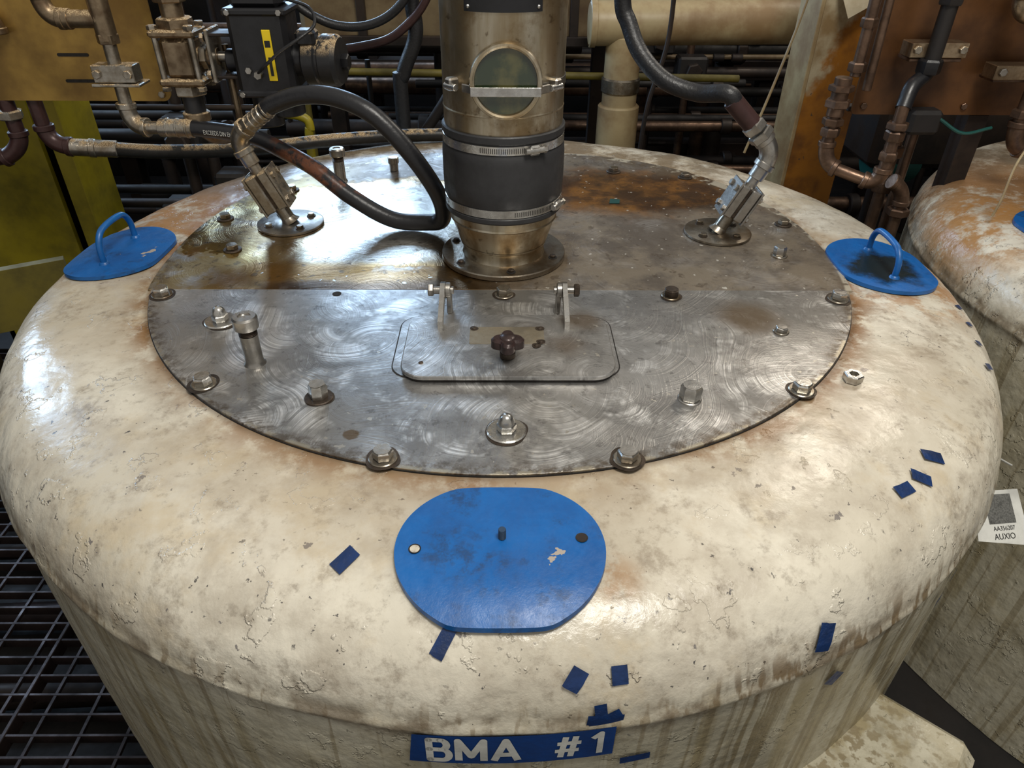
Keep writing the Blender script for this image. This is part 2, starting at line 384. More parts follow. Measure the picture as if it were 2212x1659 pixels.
# ------------------------------------------------------------------ tanks
PROF=[(.70,0),(.74,-.001),(.78,-.004),(.82,-.011),(.85,-.023),(.872,-.040),(.890,-.064),(.900,-.088),(.904,-.105),(.905,-.13)]
def surf_r(r):
    if r<=.70: return 0
    for (a,b),(c,d) in zip(PROF,PROF[1:]):
        if a<=r<=c: return b+(d-b)*(r-a)/(c-a)
    return -.13
def surf(phi,s):
    for (a,b),(c,d) in zip(PROF,PROF[1:]+[(.905,-2)]):
        L=math.hypot(c-a,d-b)
        if s<=L: t=s/L; r=a+(c-a)*t; z=b+(d-b)*t; nr,nz=-(d-b)/L,(c-a)/L; break
        s-=L
    return Vector((r*math.sin(phi),-r*math.cos(phi),ZT+z)),Vector((nr*math.sin(phi),-nr*math.cos(phi),nz))
def make_tank(cx,cy,seed):
    b=B("centrifuge_tank",(cx,cy,0)); N=300
    prof=[(0.0,ZT),(.3,ZT),(.5,ZT),(.6,ZT),(.65,ZT)]
    prof+=[(p.x,p.y) for p in crom([Vector((r,ZT+z,0)) for r,z in [(.68,0)]+PROF[:-1]],5)]
    prof+=[(.905,.940),(.9065,.936),(.9085,.931),(.9085,.927),(.9065,.922),(.905,.918)]
    z=.90
    while z>.02: prof.append((.905,z)); z-=.03
    prof.append((.905,0.0))
    vs=[];fs=[]
    for j,(r,z) in enumerate(prof):
        for i in range(N):
            a=2*PI*i/N; p=Vector((cx+r*math.cos(a),cy+r*math.sin(a),z))
            if r>.66:
                k=mnoise.noise(p*5+Vector((seed,0,0)))*.0030+mnoise.noise(p*14)*.0018+mnoise.noise(p*32)*.0009
                p+=Vector((math.cos(a),math.sin(a),0))*k*(1 if z<1.03 else .2)+Vector((0,0,1))*(k if z>1.0 else 0)*.8
            vs.append(p)
    for j in range(len(prof)-1):
        for i in range(N): k=(i+1)%N; fs.append((j*N+i,(j+1)*N+i,(j+1)*N+k,j*N+k))
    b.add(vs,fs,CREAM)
    return b
def patch(b,phi,s,w,h,rot,mat,off=.0034,n=6):
    vs=[];fs=[]; c=math.cos(rot);sn=math.sin(rot)
    for i in range(n+1):
        for j in range(n+1):
            u=(i/n-.5)*w; v=(j/n-.5)*h
            q,nn=surf(phi+(u*c-v*sn)/.88, s-(u*sn+v*c)); vs.append(q+nn*off)
    for i in range(n):
        for j in range(n): k=i*(n+1)+j; fs.append((k,k+1,k+n+2,k+n+1))
    b.add(vs,fs,mat)
t1=make_tank(0,0,0)
t1.box((.515,-.755,.545),(.30,.24,.17),CREAM,(0,0,math.radians(-41)),.02)
t1.cyl(Vector((-.86,-.20,.86)),Vector((-.955,-.235,.86)),.022,CREAM)
for phi,s,w,h,r in ((-.215,.094,.020,.031,-.5),(.763,.126,.018,.030,.75),(.703,.133,.017,.028,.6),(.655,.130,.030,.016,-.15),
    (-.066,.168,.015,.032,-.45),(1.15,.170,.012,.022,.9),(1.36,.150,.012,.020,.8),(1.29,.153,.010,.018,.8),(1.22,.158,.010,.018,.8),
    (.088,.206,.018,.024,-.6),(.140,.206,.017,.020,0),(.415,.228,.021,.034,-.35),(.455,.318,.022,.022,-.7),(.77,.33,.02,.02,.5),(.74,.36,.02,.02,.2),
    (.123,.258,.038,.014,-.1),(.123,.258,.036,.014,.45),(.118,.252,.013,.032,.1),(.168,.345,.034,.013,.05)):
    patch(t1,phi,s,w,h,r,TAPE)
T1=t1.done(normals=False)
lb=B("machine_label")
PH0=.016; ZL=.9005
def lab(off):
    def fn(x,y):
        ph=PH0+x/.905; r=.905+off; return Vector((r*math.sin(ph),-r*math.cos(ph),ZL+y+x*.03))
    return fn
F=lab(.0050); vs=[];fs=[];n=24
for i in range(n+1):
    for j in (-1,1):
        x=(i/n-.5)*.218+(.003*j if i==0 else 0); vs.append(F(x,j*.0275))
for i in range(n): fs.append((2*i,2*i+2,2*i+3,2*i+1))
lb.add(vs,fs,LBL)
LF=lab(.0058); x=-.0885
for ch in "BMA": x=lb.glyph(ch,x,.040,.20,.84,WHITE,LF)
x=.045
for ch in "#1": x=lb.glyph(ch,x,.040,.17,.84,WHITE,LF)
lb.done(T1)
t2=make_tank(1.90,.10,7); t2.done(normals=False)

# ------------------------------------------------------------------ lid plates
R0=.648; YS=-.160
def arc_outline(a0,a1,n,back=False):
    o=[]
    for i in range(n+1):
        a=a0+(a1-a0)*i/n; c,s_=math.cos(a),math.sin(a); e=2.25 if back else 2.0
        k=1/((abs(c)**e+abs(s_)**e)**(1/e)); o.append((R0*k*c,R0*k*s_))
    return o
as_=math.asin(YS/R0)
pf=B("steel_lid_plate"); pf.prism([(x,min(y,YS-.0008)) for x,y in arc_outline(PI-as_,2*PI+as_,120)],ZT-.002,ZT+.005,LIDF,bev=.0008)
pb=B("steel_lid_plate"); pb.prism([(x,max(y,YS+.0008)) for x,y in arc_outline(as_,PI-as_,140,True)],ZT-.002,ZT+.0045,LIDB,bev=.0008)
ZP=ZT+.005
def washer(b,x,y,r,mat=STEEL,h=.0025,z=ZP): b.lathe([(0,0),(r,0),(r,h*.6),(r*.93,h),(0,h)],mat,(x,y,z),n=32)
def stain(b,x,y,r,z=ZP):
    n=28; vs=[Vector((x,y,z+.0006))]
    for i in range(n):
        a=2*PI*i/n; k=r*(1+.18*mnoise.noise(Vector((x*9+math.cos(a),y*9+math.sin(a),.3)))); vs.append(Vector((x+k*math.cos(a),y+k*math.sin(a),z+.0006)))
    b.add(vs,[(0,1+i,1+(i+1)%n) for i in range(n)],RUSTB)
def hexbolt(b,x,y,r=.0135,h=.0125,wr=.0185,hm=STEELB,wm=DRIP,st=.0215):
    if st: stain(b,x,y,st)
    washer(b,x,y,wr,wm); b.hex((x,y,ZP+.0025),(random.uniform(-.05,.05),random.uniform(-.05,.05),1),r,h,hm)
    b.lathe([(r*.8,0),(r*.8,.0007),(0,.0009)],hm,(x,y,ZP+.0025+h),n=20)
def dome(b,x,y,wr=.027,hm=STEELB):
    stain(b,x,y,wr*1.05); washer(b,x,y,wr,STEELB,.0035); b.hex((x,y,ZP+.0035),(0,0,1),.0135,.011,hm)
    b.lathe([(.011,0),(.0105,.006),(.008,.011),(.004,.0138),(0,.0145)],hm,(x,y,ZP+.0145),n=24)
for x,y in ((-.600,-.182),(-.432,-.455),(-.149,-.618),(.162,-.620),(.436,-.470),(.596,-.194)): hexbolt(pf,x,y,wr=.0185,hm=STEELB,st=.0225)
hexbolt(pf,.004,-.180,wr=.017,st=.019,hm=DRIP); hexbolt(pf,.301,-.184,wr=.017,hm=RUSTB,st=.02)
hexbolt(pf,-.258,-.488,.0135,.022,.0205,wm=RUSTB); hexbolt(pf,.269,-.491,.0155,.022,.017,wm=STEEL,st=0)
hexbolt(pf,.459,-.305,.010,.007,.013,hm=STEEL,wm=DRIP,st=0)
dome(pf,-.466,-.275); dome(pf,.008,-.564)
pf.lathe([(0,0),(.008,0)],SEAM,(-.293,-.177,ZP+.0006),n=20)
def tallstud(b,x,y,h,r=.0135):
    b.lathe([(r*1.25,0),(r*1.05,.004),(r,.008),(r,h*.62)],STEEL,(x,y,ZP),n=28)
    p=[]; z=h*.62
    while z<h*.76: p+=[(r*.9,z),(r,z+.0012)]; z+=.0024
    p+=[(r*.9,z)]; b.lathe(p,RUSTB,(x,y,ZP),n=28)
    b.lathe([(r*.9,z),(r*1.32,z),(r*1.36,z+.002),(r*1.36,h-.003),(r*1.2,h),(r*.7,h),(r*.65,h-.002),(0,h-.002)],STEEL,(x,y,ZP),n=28)
tallstud(pf,-.374,-.399,.082); tallstud(pb,-.396,.406,.080)
pb.cyl((-.276,.486,ZP),(-.276,.486,ZP+.030),.011,DRIP); pb.cyl((-.276,.486,ZP+.018),(-.276,.486,ZP+.034),.0135,DRIP)
for x,y in ((-.535,.006),(-.600,.165),(.606,.142),(.282,.482),(.456,.440),(-.50,.34)): hexbolt(pb,x,y,.012,.009,.018,hm=DRIP,wm=RUSTB,st=0)
hexbolt(pb,.548,-.014,.0125,.017,.016,hm=STEEL,wm=DRIP,st=0)
pb.prism([(.245,.262),(.268,.262),(.272,.285),(.25,.29)],ZP,ZP+.001,TEAL)
PF=pf.done(); PB=pb.done()
g=B("lid_gap_ring"); g.lathe([(R0-.002,0),(R0+.0012,0),(R0+.0015,-.003)],SEAM,(0,0,ZT+.0018),n=160); g.done(T1)  # dark ring that draws the black gap round the lid

# ------------------------------------------------------------------ hatch
def rrect(x0,x1,y0,y1,r,n=8):
    o=[]
    for cx,cy,a in ((x1-r,y1-r,0),(x0+r,y1-r,90),(x0+r,y0+r,180),(x1-r,y0+r,270)):
        for i in range(n+1): t=math.radians(a+90*i/n); o.append((cx+r*math.cos(t),cy+r*math.sin(t)))
    return o
hd=B("inspection_hatch")
hd.prism(rrect(-.166,.181,-.440,-.256,.035),ZP-.001,ZP+.0006,SEAM)
hd.prism(rrect(-.1640,.1790,-.438,-.258,.033),ZP-.001,ZP+.0012,LIDF)
hd.prism(rrect(-.148,.170,-.450,-.272,.036),.0005,.0055,SEAM,Matrix.Translation((0,0,ZP)))  # dark filler under the door: its gap shadow put in as colour
hd.prism(rrect(-.150,.172,-.452,-.270,.036),.0052,.0115,LIDF,Matrix.Translation((0,0,ZP)),bev=.0015)
ZH=ZP+.0115
hd.prism(rrect(-.050,.068,-.362,-.312,.003),ZH-.001,ZH+.0008,TAN)
for x,y in ((-.044,-.317),(.062,-.317),(.062,-.357),(.055,-.368)):
    stain(hd,x,y,.007,ZH+.0005); hd.sphere((x,y,ZH+.001),.004,RUSTB,12,(1,1,.5))
hd.sphere((-.12,-.415,ZH),.004,RUSTB,10,(1,1,.4))
for hx in (-.098,.106):
    sideo=[(-.318,ZH),(-.300,ZH),(-.262,ZH+.018),(-.236,ZP+.024),(-.222,ZP+.036),(-.226,ZP+.050),(-.240,ZP+.054),(-.262,ZP+.046),(-.318,ZH+.014)]
    Mh=Matrix(((0,0,1,hx),(1,0,0,0),(0,1,0,0),(0,0,0,1)))
    hd.prism([(a_,b_) for a_,b_ in sideo],-.004,.004,STEELB,Mh)
    s_=1 if hx<0 else -1
    hd.cyl((hx-.016*s_,-.238,ZP+.040),(hx+.018*s_,-.238,ZP+.040),.0065,STEEL)
    hd.hex((hx-.016*s_,-.238,ZP+.040),(-s_,0,0),.011,.009,RUSTB if hx>0 else STEEL)
    hd.cyl((hx+.004*s_,-.238,ZP+.040),(hx+.013*s_,-.238,ZP+.040),.013,STEEL)
    hd.box((hx+.010*s_,-.238,ZP+.018),(.008,.022,.036),STEEL)
kx,ky=.010,-.398
hd.cyl((kx,ky,ZH),(kx,ky,ZH+.010),.012,RUSTB); hd.cyl((kx,ky,ZH+.010),(kx,ky,ZH+.026),.010,KNOB)
out=[]
for i in range(64):
    t=2*PI*i/64+.35; k=.0165+.0085*(.5+.5*math.cos(4*t))**.7; out.append((kx+k*math.cos(t),ky+k*math.sin(t)))
hd.prism(out,ZH+.018,ZH+.034,KNOB,bev=.004)
hd.sphere((kx,ky,ZH+.033),.0125,KNOB,20,(1,1,.4))
HD=hd.done()
nt=B("hex_nut",(.524,-.438,ZT))
nt.lathe([(.0075,0),(.0135,0),(.0145,.0015),(.0145,.0105),(.0130,.012),(.0075,.012),(.0075,0)],STEELB,(.524,-.438,ZT+.001),(0.0,0,1),6)
nt.done()

# ------------------------------------------------------------------ blue covers
BLUEH=plain("blue_paint_handle",(.006,.12,.40),.35,0,.3,30); STEELBL=plain("blue_grey_thread",(.05,.09,.16),.4,.6,.3,60)
def cover(cx,cy,ang,mat,handle,cen=None):
    b=B("blue_access_cover",(cx,cy,ZT)); n=96; rings=8
    c,s_=math.cos(ang),math.sin(ang)
    def out(t):
        y=.0985*math.sin(t); a=abs(y)
        if a>.086: a=.086+.006*(1-math.exp(-(a-.086)/.006))
        return math.copysign(abs(math.cos(t))**.94*.1165,math.cos(t)),math.copysign(a,y)
    tc=cen or (0,0)
    def P(x,y,z):
        X=cx+x*c-y*s_; Y_=cy+x*s_+y*c; r=math.hypot(X-tc[0],Y_-tc[1])
        base=.75*surf_r(min(r,.9)) if r>.7 else 0
        return Vector((X,Y_,ZT+.0045+base+z))
    vs=[P(0,0,.004)];fs=[]
    for k in range(1,rings+1):
        for i in range(n):
            x,y=out(2*PI*i/n); q=k/rings; vs.append(P(x*q,y*q,.004))
    for i in range(n): x,y=out(2*PI*i/n); vs.append(P(x*1.002,y*1.002,-.003))
    for i in range(n): fs.append((0,1+i,1+(i+1)%n))
    for k in range(rings):
        for i in range(n): j=(i+1)%n; fs.append((1+k*n+i,1+(k+1)*n+i,1+(k+1)*n+j,1+k*n+j))
    b.add(vs,fs,mat)
    if handle:
        h=handle; pts=[(-.062,0,.0),(-.060,0,h*.55),(-.045,0,h*.9),(-.02,0,h),(.02,0,h),(.045,0,h*.9),(.060,0,h*.55),(.062,0,.0)]
        b.tube([P(x,y,.004+z) for x,y,z in pts],.0058,BLUEH,14,8)
        for x in(-.062,.062): b.lathe([(.010,0),(.0085,.004),(.006,.006)],BLUEH,P(x,0,.003),n=20)
    else:
        for x,y in ((-.094,-.003),(.091,.012)):
            b.lathe([(0,0),(.0055,0)],CREAM2 if x<0 else DARKB,P(x,y,.0046),n=20); b.lathe([(.0052,0),(.0070,.0004)],SEAM,P(x,y,.0044),n=20)
        pr=[]; z=0
        while z<.014: pr+=[(.0036,z),(.0045,z+.001)]; z+=.002
        pr+=[(.004,z),(0,z)]; b.lathe(pr,STEELBL,P(.002,.012,.004),n=16)
    return b.done(ang=40)
cover(.001,-.766,0,BLUE,0)
cover(-.753,.000,-PI/2-.05,BLUE,.060)
cover(.733,-.052,PI/2-.03,BLUE2,.052)
cover(1.90-.69,.11,-PI/2,BLUE,.05,cen=(1.90,.10))

# ------------------------------------------------------------------ central feed pipe
PX,PY=0.003,-.010
fp=B("feed_pipe",(PX,PY,ZT)); O=(PX,PY,0)
fp.lathe([(.075,ZP),(.119,ZP),(.1205,ZP+.002),(.1205,ZP+.009),(.119,ZP+.011),(.08,ZP+.011)],DRIP,O,n=96)
fp.lathe([(.0805,ZP+.010),(.0785,ZP+.016),(.0785,ZP+.030),(.084,ZP+.040),(.0975,ZP+.083),(.0990,ZP+.088),(.0990,ZP+.118)],PIPE,O,n=96)
for zz in (ZP+.034,ZP+.085): fp.lathe([(.080 if zz<1.1 else .0985,zz-.002),(.0825 if zz<1.1 else .1003,zz),(.083 if zz<1.1 else .099,zz+.003)],PIPE,O,n=96)
for k in range(6):
    a=math.radians(30+60*k+8); x,y=PX+.102*math.cos(a),PY+.102*math.sin(a)
    fp.lathe([(0,0),(.0085,0),(.0085,.0008),(0,.0012)],SEAM,(x,y,ZP+.011),n=20)
    fp.lathe([(0,0),(.006,0),(.006,.004),(.004,.0055),(0,.0055)],RUSTB,(x,y,ZP+.0115),n=6)
zc0,zc1=1.158,1.312
fp.lathe([(.100,zc0),(.106,zc0),(.1085,zc0+.003),(.1085,zc0+.010),(.1065,zc0+.012),(.1065,zc0+.028),(.109,zc0+.032),(.1100,zc0+.06),(.1100,zc1-.05),(.109,zc1-.036),(.1065,zc1-.032),(.1065,zc1-.014),(.109,zc1-.012),(.109,zc1-.002),(.107,zc1),(.104,zc1)],RUBBER,O,n=96)
for zc,sa in ((zc0+.020,-30),(zc1-.023,-62)):
    fp.lathe([(.1070,zc-.0075),(.1082,zc-.0070),(.1082,zc+.0070),(.1070,zc+.0075)],STEELB,O,n=96)
    a=math.radians(sa); u=Vector((math.cos(a),math.sin(a),0)); t=Vector((-u.y,u.x,0)); c=Vector((PX,PY,zc))+u*.112
    fp.box(c,(.010,.020,.017),STEELB,(0,0,a),.003); fp.cyl(c-t*.018+u*.001,c+t*.018+u*.001,.0055,STEELB)
    fp.hex(c+t*.016+u*.001,t,.0065,.007,STEEL)
    for i in range(22):
        b_=a-math.radians(9+i*1.9); u=Vector((math.cos(b_),math.sin(b_),0))
        fp.box(Vector((PX,PY,zc))+u*.1083,(.0006,.0012,.0085),SEAM,(.0,0,b_),.0001)
fp.lathe([(.1035,zc1-.004),(.1045,zc1+.004),(.1045,1.80)],PIPE,O,n=96)
fp.lathe([(.1045,1.340),(.1055,1.342),(.1045,1.344)],PIPE,O,n=96)
sg=Vector((PX+.004,PY-.080,1.398))
fp.lathe([(.058,0),(.058,.030),(.0565,.0345),(.053,.0355),(.050,.034),(.049,.030),(.049,.028)],PIPE,sg,(0,-1,0),n=64)
fp.lathe([(0,.0285),(.0492,.0285)],GLASS,sg,(0,-1,0),n=48)
zs=1.385
fp.lathe([(.1050,zs-.007),(.1062,zs-.0065),(.1062,zs+.0065),(.1050,zs+.007)],STEEL,O,n=60,a0=math.radians(35),a1=math.radians(270-35))
fp.box((PX+.004,sg.y-.038,zs),(.112,.0018,.014),STEELB)
for s_ in(-1,1):
    fp.box((PX+.004+s_*.062,-.106,zs),(.022,.004,.013),STEEL,(0,0,s_*.75))
    fp.box((PX+s_*.083,-.084,zs+.003),(.020,.016,.020),STEEL,(0,0,-s_*.7),.003); fp.cyl((PX+s_*.076,-.100,zs),(PX+s_*.094,-.082,zs),.0055,STEELB)
vs=[];fs=[]
for i in range(13):
    a=math.radians(-90-34+68*i/12)
    for z in (1.495,1.60):
        for r in (.1052,.1066): vs.append(Vector((PX+r*math.cos(a),PY+r*math.sin(a),z)))
for i in range(12):
    k=4*i; fs+= [(k+1,k+5,k+7,k+3),(k,k+2,k+6,k+4),(k,k+4,k+5,k+1),(k+2,k+3,k+7,k+6)]
fs+=[(0,1,3,2),(48,50,51,49)]
fp.add(vs,fs,BLACK)
for sa in(-30,30):
    a=math.radians(-90+sa); fp.sphere((PX+.1068*math.cos(a),PY+.1068*math.sin(a),1.502),.003,STEELB,10)
fp.done()

# ------------------------------------------------------------------ spray nozzles + hoses
def flange(b,x,y,r=.068,mat=DRIP):
    b.lathe([(0,0),(r,0),(r+.001,.001),(r+.001,.005),(r-.001,.006),(0,.006)],mat,(x,y,ZP),n=64)
    for k in range(4):
        a=math.radians(38+90*k); p=(x+.048*math.cos(a),y+.048*math.sin(a),ZP+.006)
        b.lathe([(0,0),(.0095,0),(.0095,.0015),(0,.0015)],RUSTB,p,n=20); b.hex(p,(0,0,1),.0075,.007,DRIP)
def nozzle(name,x,y,top,upend,mat,fm,big):
    b=B(name,(x,y,ZT)); flange(b,x,y,mat=fm); base=Vector((x,y,ZP+.005)); top=Vector(top); d=(top-base).normalized()
    b.lathe([(.022,0),(.017,.006),(.014,.012)],DRIP,base,d,n=28)
    b.cyl(base,base+d*.06,.0145,DRIP); b.cyl(base+d*.055,top,.0115,mat)
    L=(top-base).length
    c=base+d*(L*.42); yv=Vector((0,1,0)); xv=yv.cross(d).normalized(); e=Matrix((xv,yv,d)).transposed().to_euler()
    w=.020*big
    for q in(-1,1): b.box(c+xv*q*(w/2+.0035),(w,.050,.074*big),mat,e,.0025)
    b.box(c,(.008,.040,.066*big),RUSTB,e,.001)
    b.box(c+xv*(w+.006),(.004,.054,.080*big),mat,e,.001); b.box(c-xv*(w+.006),(.004,.054,.080*big),mat,e,.001)
    for q in(-.024*big,.024*big):
        for w2 in(-.017,.017):
            p=c+yv*w2+d*q; b.hex(p-xv*(w+.007),-xv,.0068,.007,mat); b.hex(p+xv*(w+.007),xv,.0068,.007,mat)
    up=Vector(upend); dd=(up-top).normalized()
    b.cyl(top-d*.048,top-d*.012,.0165,mat); b.elbow(top-d*.022,top+d*.012,top+d*.012+dd*.036,.0180,mat)
    return b,top+d*.012,dd
nL,eL,dL=nozzle("spray_nozzle",-.452,.138,(-.528,.140,1.225),(-.452,.12,1.280),FITT,STEEL,1.1)
p=eL+dL*.036
nL.hex(p,dL,.020,.018,FITT); nL.cyl(p+dL*.015,p+dL*.075,.0165,FITT)
for k in range(4): nL.cyl(p+dL*(.024+k*.013),p+dL*(.030+k*.013),.0178,FITT)
NL=nL.done()
hl=B("rubber_hose"); hs=p+dL*.06
hl.tube([hs,hs+dL*.025,(-.375,.10,1.326),(-.305,.08,1.326),(-.235,.06,1.298),(-.172,.05,1.231),(-.126,.06,1.149),(-.122,.080,1.092),(-.158,.100,1.075),(-.232,.11,1.078),(-.315,.13,1.119),(-.390,.16,1.168),(-.463,.20,1.193),(-.529,.24,1.207),(-.604,.26,1.214),(-.665,.27,1.217)],.0170,HOSER,20,12)
hl.done()
ftg=B("hose_fitting",(-.7,.27,1.2))
ftg.cyl((-.665,.270,1.2165),(-.740,.278,1.2155),.0190,FITT)
for k in range(3): ftg.cyl((-.675-k*.022,.271+k*.003,1.2165),(-.681-k*.022,.271+k*.003,1.2165),.0205,FITT)
ftg.cyl((-.735,.278,1.2155),(-.775,.282,1.215),.0135,FITT)
ftg.elbow((-.770,.282,1.215),(-.808,.288,1.214),(-.806,.290,1.262),.0175,FITT)
ftg.cyl((-.806,.290,1.26),(-.803,.290,1.41),.0135,FITT)
ftg.box((-.805,.290,1.325),(.085,.040,.034),FITT); ftg.box((-.805,.295,1.303),(.100,.055,.006),FITT)
for q in(-.032,.032): ftg.hex((-.805+q,.270,1.325),(0,-1,0),.009,.007,FITT)
ftg.cyl((-.803,.290,1.385),(-.803,.290,1.47),.020,BRASS); ftg.hex((-.803,.29,1.38),(0,0,1),.022,.02,BRASS)
ftg.elbow((-.803,.290,1.425),(-.85,.290,1.425),(-.875,.290,1.425),.017,BRASS); ftg.cyl((-.803,.290,1.46),(-.803,.29,1.60),.0135,BRASS)
ftg.elbow((-.88,.290,1.425),(-.915,.290,1.425),(-.915,.29,1.47),.0175,BRASS); ftg.cyl((-.915,.29,1.46),(-.915,.29,1.60),.0135,BRASS)
FT=ftg.done()
tx=B("hose_lettering")
tx.text("EXCEEDS DIN EN",.0135,WHITE,lambda x,y: Vector((-.606+x,.2605-.0182-x*.19+ max(0,x)*-.05,1.2135-x*.03+y)),.0002,.62)
TX=tx.done(FT)

nR,eR,dR=nozzle("spray_nozzle",.452,.096,(.530,.098,1.215),(.462,.105,1.280),STEEL,DRIP,.95)
p=eR+dR*.036
nR.hex(p,dR,.025,.016,STEEL); nR.hex(p+dR*.020,dR,.023,.018,STEEL)
nR.cyl(p+dR*.035,p+dR*.10,.0185,MAROON)
nR.done()
hr=B("rubber_hose"); h0=p+dR*.085
hr.tube([h0,h0+dR*.03,(.380,.15,1.322),(.320,.18,1.338),(.274,.22,1.379),(.250,.25,1.428),(.235,.26,1.470),(.231,.26,1.60)],.0165,HOSE,20,12)
hr.done()
lh=B("rubber_hose")
lh.tube([(-.975,.47,1.111),(-.90,.52,1.09),(-.80,.56,1.078),(-.65,.60,1.0735),(-.50,.67,1.0725),(-.31,.735,1.069),(-.18,.755,1.067),(0,.77,1.066),(.06,.80,1.058),(.09,.87,1.02),(.1,.93,.93),(.1,.95,.6)],.0175,HOSEG,18,10)
lh.done()
lf=B("hose_fitting",(-1.03,.45,1.11)); lf.cyl((-.955,.478,1.108),(-1.055,.45,1.121),.0205,FITT); lf.cyl((-1.0,.465,1.114),(-1.015,.461,1.116),.0225,FITT)
lf.elbow((-1.050,.45,1.122),(-1.10,.45,1.125),(-1.10,.45,1.172),.020,MAROON); lf.cyl((-1.10,.45,1.165),(-1.10,.45,1.62),.0165,MAROON)
lf.cyl((-1.10,.45,1.30),(-1.10,.45,1.33),.020,MAROON); lf.elbow((-1.10,.41,1.38),(-1.10,.41,1.42),(-1.15,.41,1.42),.019,BRASS); lf.cyl((-1.15,.41,1.42),(-1.35,.41,1.42),.016,BRASS)
lf.cyl((-1.16,.44,1.235),(-1.16,.44,1.15),.017,MAROON); lf.elbow((-1.16,.44,1.16),(-1.16,.44,1.12),(-1.21,.43,1.10),.019,MAROON); lf.cyl((-1.21,.43,1.10),(-1.5,.40,1.06),.015,MAROON); lf.hex((-1.16,.44,1.19),(0,0,1),.027,.02,FITT)
lf.done()

# ------------------------------------------------------------------ upper-left panel, valve, actuator
pn=B("pipe_panel",(-1.1,.44,1.4))
Mp=Matrix(((1,0,0,0),(0,0,1,0),(0,1,0,0),(0,0,0,1)))
pn.prism(rrect(-1.60,-.765,1.235,1.75,.02),.425,.430,PANEL,Mp)
for z in (1.275,1.33,1.40): pn.prism(rrect(-.995,-.925,z,z+.007,.0034),.4235,.4245,SEAM,Mp)
for x in(-.785,-1.25): pn.hex((x,.425,1.25),(0,-1,0),.008,.006,FITT)
pn.box((-1.56,.50,.75),(.05,.06,1.5),DARKB); pn.box((-1.2,.45,1.45),(.8,.03,.04),DARKB)
pn.done()
bv=B("ball_valve",(-.66,.30,1.35)); vx,vy,vz=-.664,.30,1.355
for dz,r,h in ((-.052,.044,.014),(.040,.044,.014)): bv.box((vx,vy,vz+dz+h/2),(.092,.080,h),BRASS,(0,0,0),.006)
bv.box((vx,vy,vz),(.070,.062,.085),BRASS,(0,0,0),.012)
for q in(-.036,.036):
    for w in(-.030,.030): bv.cyl((vx+q,vy+w,vz-.060),(vx+q,vy+w,vz+.062),.006,FITT); bv.hex((vx+q,vy+w,vz+.054),(0,0,1),.010,.009,FITT); bv.hex((vx+q,vy+w,vz-.062),(0,0,1),.010,.009,FITT)
bv.hex((vx,vy,vz+.052),(0,0,1),.036,.022,BRASS); bv.cyl((vx,vy,vz+.07),(vx,vy,vz+.25),.022,BRASS); bv.hex((vx,vy,vz+.10),(0,0,1),.032,.022,BRASS)
bv.hex((vx,vy,vz-.075),(0,0,1),.034,.022,FITT); bv.cyl((vx,vy,vz-.07),(vx,vy,vz-.15),.022,BLACKG); bv.cyl((vx,vy,vz-.11),(vx,vy,vz-.13),.028,BRASS)
bv.tube([(vx,vy,vz-.14),(vx+.01,vy+.06,vz-.18),(vx+.02,vy+.20,vz-.2),(vx+.02,vy+.65,vz-.22)],.018,BRASS,14,6)
bv.cyl((vx+.03,vy,vz),(vx+.075,vy,vz),.018,BRASS); bv.hex((vx+.04,vy,vz),(1,0,0),.024,.015,FITT)
for z in (-.035,.045): bv.box((vx+.095,vy,vz+z),(.075,.060,.006),DARKB)
bv.box((vx+.070,vy-.0,vz+.005),(.008,.070,.10),FITT); bv.cyl((vx+.075,vy,vz+.0),(vx+.13,vy,vz),.010,STEEL)
for z in(-.03,.04): bv.hex((vx+.062,vy-.025,vz+z),(-1,0,0),.009,.008,FITT)
bv.cyl((vx+.085,vy+.02,vz+.02),(vx+.085,vy+.02,vz-.15),.007,BRASS)
bv.cyl((vx+.01,vy+.03,vz+.12),(vx+.03,vy+.03,vz+.25),.018,FITT)
bv.done()
ac=B("valve_actuator",(-.49,.30,1.37)); ax,ay,az=-.486,.30,1.368
ac.box((ax,ay,az),(.118,.100,.165),BLACK,(0,0,0),.010)
ac.box((ax,ay,az+.098),(.100,.085,.035),BLACK,(0,0,0),.01)
for z in(-.076,.076): ac.box((ax,ay,az+z),(.126,.108,.014),BLACK,(0,0,0),.004)
for q in(-.05,.05):
    for z in(-.076,.076): ac.hex((ax+q,ay-.054,az+z),(0,-1,0),.006,.005,STEEL)
ac.box((ax+.018,ay-.0515,az-.002),(.017,.003,.095),YELB)
ac.box((ax+.018,ay-.0533,az+.020),(.011,.001,.012),INK); ac.box((ax+.018,ay-.0533,az-.022),(.006,.001,.035),INK)
ac.cyl((ax+.055,ay,az-.018),(ax+.085,ay,az-.018),.034,BLACK,n=36)
ac.lathe([(0,0),(.044,0),(.050,.005),(.050,.028),(.046,.031),(.046,.036),(.050,.039),(.050,.066),(.044,.074),(0,.076)],BLACKG,(ax+.080,ay,az-.018),(1,-.15,0),n=44)
ac.box((ax+.09,ay-.02,az+.028),(.04,.045,.03),BLACKG,(0,0,0),.006)
ac.hex((ax+.155,ay-.01,az-.02),(1,-.15,0),.016,.014,BLACK)
ac.tube([(ax-.012,ay-.058,az-.035),(ax+.01,ay-.075,az-.018),(ax+.05,ay-.08,az+.012),(ax+.09,ay-.07,az+.035),(ax+.115,ay-.045,az+.055),(ax+.10,ay-.01,az+.08),(ax+.05,ay+.0,az+.095)],.0032,HOSE,10,8)
ac.hex((ax-.010,ay-.05,az-.037),(0,-1,0),.009,.014,STEEL); ac.hex((ax-.030,ay-.05,az-.03),(0,-1,0),.007,.006,STEEL)
